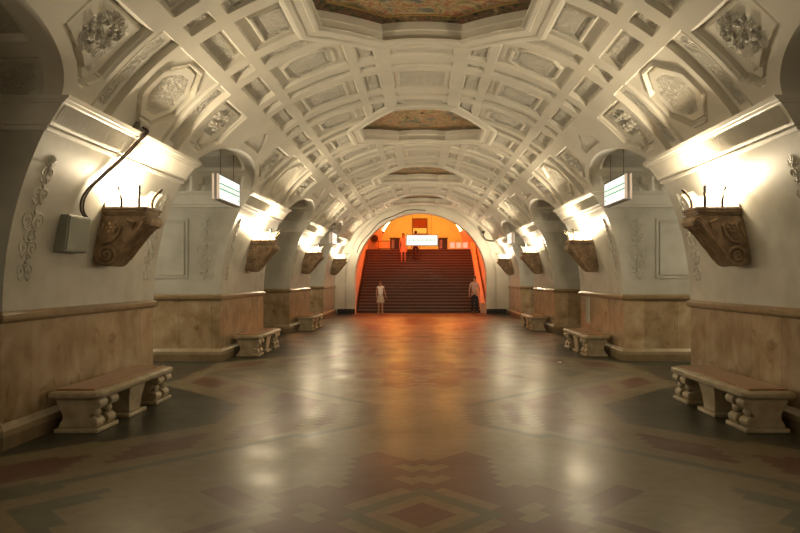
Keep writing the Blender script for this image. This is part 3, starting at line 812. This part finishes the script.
# ------------------------------------------------------------------ box, conduit, cables
t = thing('junction_box', 'grey metal junction box on the left pillar beside the nearest lamp', 'junction box', (-4.02, 7.475, 2.0))
q = MB(); q.prism([(face_x(2.0) * -1 + 4.02 - .02, 0), (.03, .0), (.085, .42), (-face_x(2.42) + 4.02 - .02, .42)], -.24, .24); q.build('body', GREYBOX, t, bevel=.01)
q = MB(); q.prism([(.034, .02), (.044, .02), (.094, .40), (.084, .40)], -.22, .22); q.build('cover', GREYBOX, t, bevel=.004)
def wx(z, o): return -(face_x(z) - o)
pth = [(wx(z, o_), y, z) for z, o_, y in ((2.42, .05, 7.66), (2.5, .03, 7.56), (2.62, .025, 7.52), (2.75, .025, 7.58), (2.88, .03, 7.70), (3.0, .03, 7.82), (3.1, .04, 7.91), (3.2, .06, 7.97), (3.3, .085, 8.0), (3.40, .11, 8.02), (3.48, .14, 8.02), (3.53, .13, 8.02), (3.57, .06, 8.02))]
def smooth_path(P, n=6):
    P = [Vector(p) for p in P]; out = []
    for i in range(len(P) - 1):
        a, b, c, d = P[max(i - 1, 0)], P[i], P[i + 1], P[min(i + 2, len(P) - 1)]
        for j in range(n):
            f = j / n; out.append(.5 * ((2 * b) + (c - a) * f + (2 * a - 5 * b + 4 * c - d) * f * f + (3 * b - a - 3 * c + d) * f ** 3))
    return out + [P[-1]]
t = thing('cable_run', 'dark cables looping from the cornice down to the grey junction box', 'cable', (0, 0, 0))
MB().tube(smooth_path(pth), .014, 8).build('cable', CABLE, t, smooth=True)
MB().tube(smooth_path([(x + .012, y + .035, z) for x, y, z in pth]), .011, 8).build('cable', CABLE, t, smooth=True)
MB().box(wx(3.5, .0) - .02, wx(3.5, .10), 7.97, 8.11, 3.53, 3.66).build('clamp', GREYBOX, t, bevel=.01)
# cable over the end arch
c = []
for i in range(26):
    a = math.radians(158 - (158 - 86) * i / 25); r = 3.30 + .03 * math.sin(i * .7); c.append((XA + r * math.cos(a), Y_END - .075, CA + r * math.sin(a)))
c.append((.12, Y_END - .1, CA + 3.25))
tag(MB().tube(smooth_path(c, 3), .018, 6).build('arch_cable', CABLE, smooth=True), 'thin dark cable sagging along the top of the end arch', 'cable')
t = thing('security_camera', 'small dark bracket camera on the wall right of the end arch', 'camera', (3.05, Y_END - .08, 3.7))
MB().tube(smooth_path([(-.12, -.1, .2), (-.1, -.15, 0), (.05, -.12, -.18), (.4, -.02, -.22)]), .022, 8).build('arm', METAL, t, smooth=True)
MB().box(-.18, -.06, -.28, -.02, .14, .28).build('body', METAL, t, bevel=.02)
# papers
t = thing('paper_notice', 'white paper notice stuck on the honey dado of the right-hand pillar', 'notice', (4.166, 16.3, .92))
MB().box(0, .012, -.2, .2, -.32, .32).build('sheet', mat('paper', (.42, .40, .33), .7, .2), t)
tag(MB().ball((0, 0, 0), .035, 5, (1.3, 1, .6)).build('paper_scrap', mat('litter paper', (.6, .55, .45), .8, .1), loc=(2.75, 13.0, .02)), 'tiny crumpled paper scrap lying on the floor near the second right bench', 'litter')

# ------------------------------------------------------------------ people
def skin(name, verts, edges, radii, m, parent=None, sub=2):
    me = bpy.data.meshes.new(name); me.from_pydata(verts, edges, []); me.materials.append(m)
    o = bpy.data.objects.new(name, me); COL.objects.link(o)
    md = o.modifiers.new('skin', 'SKIN'); md.use_smooth_shade = True
    sv = me.skin_vertices[0].data if me.skin_vertices else None
    if sv is None:
        import bmesh
        bm = bmesh.new(); bm.from_mesh(me); bm.verts.layers.skin.verify(); bm.to_mesh(me); bm.free(); sv = me.skin_vertices[0].data
    for i, r in enumerate(radii):
        sv[i].radius = r if isinstance(r, tuple) else (r, r); sv[i].use_root = (i == 0)
    ss = o.modifiers.new('sub', 'SUBSURF'); ss.levels = sub; ss.render_levels = sub
    if parent: o.parent = parent
    return o
SKIN = mat('skin', (.42, .24, .16), .5, .3)
class Sk:
    def __init__(s): s.v = []; s.e = []; s.r = []
    def p(s, co, r, par=None):
        s.v.append(co); s.r.append(r)
        if par is not None: s.e.append((par, len(s.v) - 1))
        return len(s.v) - 1
def person(label, loc, rz, H, hair_col, hair_long, top, bottom, skirt, arms, stride=0., shoe=(.05, .04, .035), group='people by the stairs'):
    """local: faces -y; arms = list of (elbow, wrist) offsets for left and right in units of H=1.75"""
    k = H / 1.75
    t = thing('person', label, 'person', loc, rz, group)
    V = lambda x, y, z: (x * k, y * k, z * k)
    b = Sk()
    pel = b.p(V(0, 0, .95), (.13 * k, .10 * k)); ab = b.p(V(0, -.005, 1.10), (.118 * k, .09 * k), pel); ch = b.p(V(0, 0, 1.28), (.14 * k, .10 * k), ab)
    sh = b.p(V(0, .01, 1.42), (.10 * k, .075 * k), ch); nk = b.p(V(0, 0, 1.51), .05 * k, sh); jaw = b.p(V(0, -.02, 1.565), (.058 * k, .066 * k), nk)
    hd = b.p(V(0, -.008, 1.64), (.072 * k, .09 * k), jaw); cr = b.p(V(0, .0, 1.715), (.056 * k, .07 * k), hd)
    b.p(V(0, -.115, 1.615), .010 * k, hd)
    J = {}
    for i, s in ((0, -1), (1, 1)):
        (ex, ey, ez), (wx_, wy, wz) = arms[i]
        s0 = b.p(V(s * .165, .005, 1.405), .055 * k, sh); e = b.p(V(s * ex, ey, ez), .038 * k, s0); w_ = b.p(V(s * wx_, wy, wz), .026 * k, e)
        d = (Vector((s * wx_, wy, wz)) - Vector((s * ex, ey, ez))).normalized()
        pc = Vector((s * wx_, wy, wz)) + d * .06; pm = b.p(V(*pc), (.034 * k, .022 * k), w_)
        J[s] = ((s * .165, .005, 1.405), (s * ex, ey, ez), (s * wx_, wy, wz))
        side = d.cross(Vector((s, 0, 0)));  side = side.normalized() if side.length > .1 else Vector((0, 1, 0))
        for q, ln in ((-.024, .06), (-.008, .075), (.008, .07), (.024, .05)):
            f1 = pc + side * q + d * .04; f2 = f1 + d * ln * .6 + Vector((-s * .012, -.005, 0))
            i1 = b.p(V(*f1), .009 * k, pm); b.p(V(*f2), .008 * k, i1)
        th_ = Vector((s * wx_, wy, wz)) + d * .035 - side * .045; b.p(V(*th_), .010 * k, pm)
        ky = -.05 - stride * s * .5; ay = .03 - stride * s
        h = b.p(V(s * .09, 0, .90), .088 * k, pel); kn = b.p(V(s * .10, ky, .49), .056 * k, h); an = b.p(V(s * .105, ay, .085), .036 * k, kn)
        J[('leg', s)] = ((s * .09, 0, .90), (s * .10, ky, .49), (s * .105, ay, .085))
        b.p(V(s * .115, ay - .14, .035), (.036 * k, .026 * k), an)
    skin('body', b.v, b.e, b.r, SKIN, t)
    # shirt
    g = Sk(); a0 = g.p(V(0, 0, .97), (.145 * k, .115 * k)); a1 = g.p(V(0, -.005, 1.10), (.135 * k, .105 * k), a0); a2 = g.p(V(0, 0, 1.28), (.155 * k, .115 * k), a1); a3 = g.p(V(0, .01, 1.415), (.11 * k, .085 * k), a2)
    for s in (-1, 1):
        A, B, _ = [Vector(q) for q in J[s]]
        i0 = g.p(V(*A), .066 * k, a3); g.p(V(*(A + (B - A) * (.55 if top[1] else .12))), (.056 * k if top[1] else .06 * k), i0)
    skin('shirt', g.v, g.e, g.r, top[0], t)
    if skirt:
        MB().lathe([(.125, 1.02), (.15, .95), (.175, .85), (.20, .72), (.215, .60), (.205, .60), (.16, .8), (.11, 1.0)], 28, (0, 0, 0), 1, .8).build('skirt', bottom, t, smooth=True).scale = (k, k, k)
    else:
        for_leg = Sk(); p0 = for_leg.p(V(0, 0, .97), (.142 * k, .112 * k)); p1 = for_leg.p(V(0, 0, .90), (.14 * k, .11 * k), p0)
        for s in (-1, 1):
            A, B, C_ = [Vector(q) for q in J[('leg', s)]]
            i0 = for_leg.p(V(*(A + Vector((0, 0, -.06)))), .098 * k, p1); i1 = for_leg.p(V(*B), .072 * k, i0); for_leg.p(V(*(C_ + Vector((0, 0, -.005)))), .062 * k, i1)
        skin('trousers', for_leg.v, for_leg.e, for_leg.r, bottom, t)
    hm = mat('hair', hair_col, .5, .3); q = MB()
    q.ball(V(0, .018, 1.675), .098 * k, 10, (.9, 1.05, 1.0)); 
    if hair_long: q.ball(V(0, .06, 1.58), .085 * k, 10, (1.0, .6, 1.7))
    q.build('hair', hm, t, smooth=True)
    for s in (-1, 1):
        MB().ball(V(s * .03, -.092, 1.645), .011 * k, 6).build('eye', mat('eye', (.03, .02, .02), .3), t, smooth=True)
        ay = J[('leg', s)][2][1]
        q = MB(); q.ball(V(s * .112, ay - .07, .04), .05 * k, 8, (.9, 2.3, .8)); q.build('shoe', mat('shoe', shoe, .5), t, smooth=True)
    return t
down = ((.22, .02, 1.13), (.235, -.06, .88))
w1 = px(380.5, 313, 31.6)
person('woman in white top and pale skirt walking at the left foot of the stairs', (-2.01, 31.45, 0), 0, 1.58, (.12, .06, .03), True,
       (mat('white top', (.75, .72, .68), .8, .1), False), mat('pale skirt', (.50, .45, .36), .8, .1), True,
       [((.22, .03, 1.12), (.20, -.14, .95)), ((.23, .04, 1.13), (.30, -.08, .92))], .10, (.5, .42, .34))
person('man in light pink shirt and dark jeans standing at the right foot of the stairs', (2.55, 31.55, 0), 0, 1.80, (.02, .015, .012), False,
       (mat('pink shirt', (.52, .36, .32), .8, .1), True), mat('dark jeans', (.035, .04, .045), .8, .1), False,
       [((.235, .02, 1.13), (.25, -.05, .88)), ((.23, .02, 1.13), (.235, -.08, .88))], .03)
def stair_z(Y): return (math.floor((Y - YS) / TREAD) + 1) * RISE
Yp = YS + TREAD * 16 + .17
person('person in a long coral dress near the stair top, left of the white hanging sign', (-1.06, Yp, stair_z(Yp)), .1, 1.62, (.06, .025, .015), True,
       (mat('coral top', (.75, .42, .30), .8, .1), True), mat('coral skirt', (.72, .36, .25), .8, .1), True, [down, down], .04, (.3, .2, .15))
person('person in dark clothes near the top of the stairs, half hidden by the hanging sign', (-.36, Yp, stair_z(Yp)), PI, 1.76, (.02, .015, .01), False,
       (mat('dark top', (.06, .05, .05), .8, .1), True), mat('dark trousers', (.05, .03, .03), .8, .1), False, [down, down], .05)

# ------------------------------------------------------------------ camera, world, output look
cam = bpy.data.cameras.new('camera'); co = bpy.data.objects.new('camera', cam); COL.objects.link(co)
co.location = (0, 0, 1.7); co.rotation_euler = (PI / 2, 0, 0)
cam.sensor_width = 36; cam.lens = 649 / 800 * 36; cam.shift_x = -22 / 800; cam.shift_y = 12 / 800; cam.clip_end = 200
S.camera = co
wd = bpy.data.worlds.new('world'); S.world = wd; wd.use_nodes = True
wd.node_tree.nodes['Background'].inputs['Color'].default_value = (1, .8, .55, 1); wd.node_tree.nodes['Background'].inputs['Strength'].default_value = .0
S.view_settings.view_transform = 'Standard'; S.view_settings.look = 'None'; S.view_settings.gamma = 1; S.view_settings.exposure = 0
S.view_settings.use_curve_mapping = False
S.cycles.max_bounces = 8; S.cycles.diffuse_bounces = 5; S.cycles.glossy_bounces = 3
S.cycles.use_denoising = True; S.cycles.sample_clamp_indirect = 6
